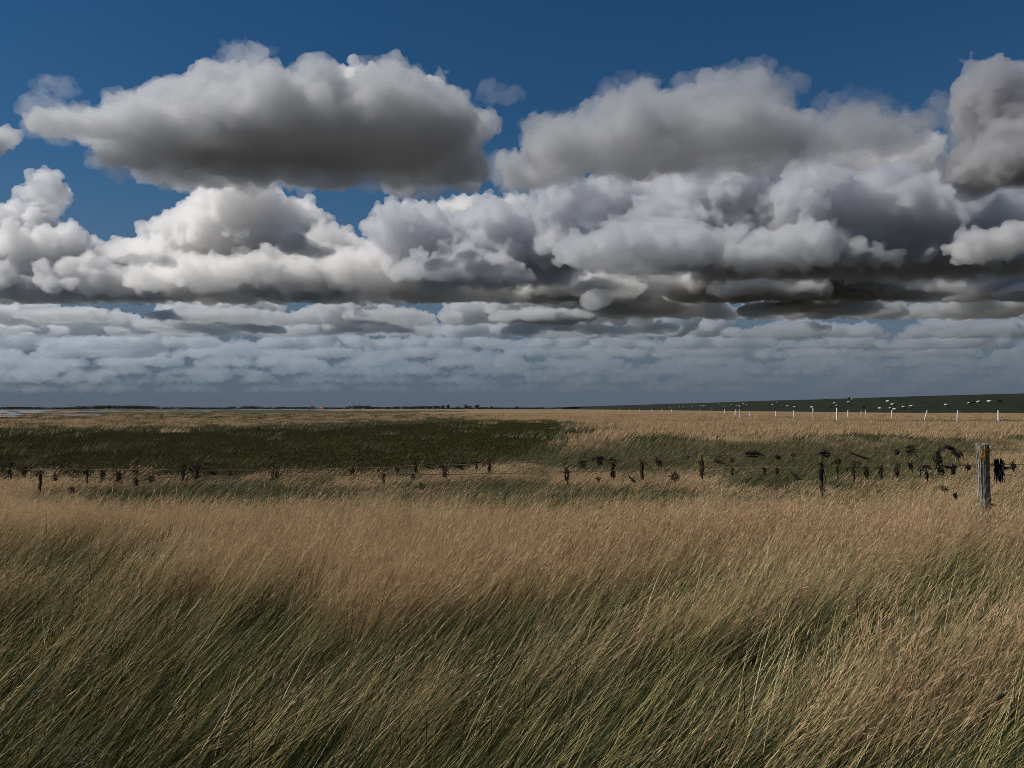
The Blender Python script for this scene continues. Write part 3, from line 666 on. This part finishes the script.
def tree(px, topy, Y, wpx, label, lift=0.0):
    h = at(px, topy, Y).z; x = at(px, topy, Y).x; w_ = wpx*Y/F*.5
    t = empty('tree', (x, Y, 0)); tag(t, label, 'tree', 'trees on the horizon')
    b = MB(); b.tube([(0,0,-.3),(w_*.05,0,h*.35),(0,0,h*.75)], [h*.035,h*.026,h*.01], 7)
    for k in range(4):
        a = tr_.uniform(0,6.28); b.tube([(0,0,h*(.35+.08*k)),(math.cos(a)*w_*.5, math.sin(a)*w_*.5, h*(.6+.08*k))], [h*.014,h*.005], 5)
    b.build('trunk', bark, t)
    L = [((tr_.uniform(-.45,.45)*w_, tr_.uniform(-.4,.4)*w_, h*tr_.uniform(.42,.82)), (w_*tr_.uniform(.4,.65), w_*.55, h*tr_.uniform(.13,.2))) for k in range(7)]
    leaves('crown', L, h*.06, 900/(w_*h), t)
for i, (x, y, w_) in enumerate(((437,406.5,4),(443,405,5),(448,404.2,4),(458,406,6),(466,404,5),(470,405.5,5),(477,404.5,6),(484,407,4),(492,406,4),(500,407,5))):
    tree(x, y, 1700, w_, 'dark round tree on the horizon, %s from the left in the loose row of ten' % ORD[i])
tree(574, 405.6, 1500, 4, 'lone dark bush like tree on the low end of the dyke')
tree(517, 406.3, 2300, 4, 'small dark tree alone right of the loose row of ten')
# far woods that read as one dark line
L = []
for x in [k_*1.5 for k_ in range(-40, 363)]:
    n_ = mnoise.noise(Vector((x*.03, 0, 0))); 
    top = 407.4-1.0*max(0, n_)*1.2
    for (c0, c1, t) in ((88,155,405.3),(105,125,404.9),(235,262,406.0),(350,370,405.3),(395,425,406.0),(280,305,406.4),(10,30,406.4),(415,440,405.6)):
        if c0 <= x <= c1: top = min(top, t+tr_.uniform(0,.8))
    Y = 3300; h = at(x, top, Y).z
    L.append(((at(x,408,Y).x, Y+tr_.uniform(-80,80), h*.5), (12, 40, h*.5)))
tag(leaves('treeline', L, 2.2, 1.1), 'long dark line of far woods along the horizon', 'treeline', kind='stuff')
wallw = noisy('white_wall', [(.3,(.6,.58,.55)),(.7,(.75,.74,.71))], ns=.5); roofr = noisy('red_tiles', [(.3,(.30,.07,.04)),(.7,(.42,.12,.07))], ns=.5); dkm = noisy('dark_pane', [(.3,(.02,.02,.025)),(.7,(.04,.04,.05))], ns=1, rough=.2)
def house(px, Y, wd, dp, hh, label):
    x = at(px, 408, Y).x; t = empty('house', (x,Y,0)); tag(t, label, 'house', 'farmhouses on the horizon')
    b = MB(); b.box((0,0,hh*.5),(wd,dp,hh)); b.build('wall', wallw, t)
    b = MB(); o_ = .5; v0 = [(-wd/2-o_,-dp/2-o_,hh),(wd/2+o_,-dp/2-o_,hh),(wd/2+o_,dp/2+o_,hh),(-wd/2-o_,dp/2+o_,hh),(-wd/2-o_,0,hh*2.0),(wd/2+o_,0,hh*2.0)]
    b.v = [Vector(v) for v in v0]; b.f = [(0,1,5,4),(2,3,4,5),(0,4,3),(1,2,5),(3,2,1,0)]; rf = b.build('roof', roofr, t)
    b = MB(); b.box((wd*.25,0,hh*2.0),(1,1,2.2)); b.build('chimney', roofr, rf)
    for k in (-.3,0,.3): b = MB(); b.box((wd*k,-dp/2-.03,hh*.5),(1.4,.08,1.6)); b.build('window', dkm, t)
house(312.5, 2300, 13, 9, 4.2, 'white farmhouse with bright red roof on the left part of the horizon')
house(321.5, 2500, 11, 8, 3.6, 'smaller red roofed farmhouse just right of the white one')
steel = noisy('mast_steel', [(.3,(.10,.10,.11)),(.7,(.18,.18,.19))], ns=1); redp = noisy('red_paint', [(.3,(.50,.05,.04)),(.7,(.62,.09,.07))], ns=1)
def mast(px, topy, Y, r, label, red=False):
    p = at(px, topy, Y); t = empty('mast', (p.x,Y,0)); tag(t, label, 'mast', 'masts on the horizon'); h = p.z
    b = MB(); b.tube([(0,0,0),(0,0,h*.5),(0,0,h*(.8 if red else 1))], [r,r*.8,r*.5], 8); b.build('pole', steel, t)
    for k in (1,2): 
        b = MB(); b.box((0,0,h*(.3+.22*k)),(r*5,r*.6,r*.6)); b.build('crossarm', steel, t)
    if red: b = MB(); b.tube([(0,0,h*.8),(0,0,h)], [r*1.6,r*1.2], 8); b.build('mast_top', redp, t)
mast(69, 402.3, 3000, .7, 'thin grey mast leftmost on the horizon'); mast(143, 402.6, 3000, .7, 'thin grey mast above the left clump of far woods'); mast(353, 402, 2600, 1.0, 'mast with a red top right of the red roofed farmhouses', True)
print('things', time.time()-T0)
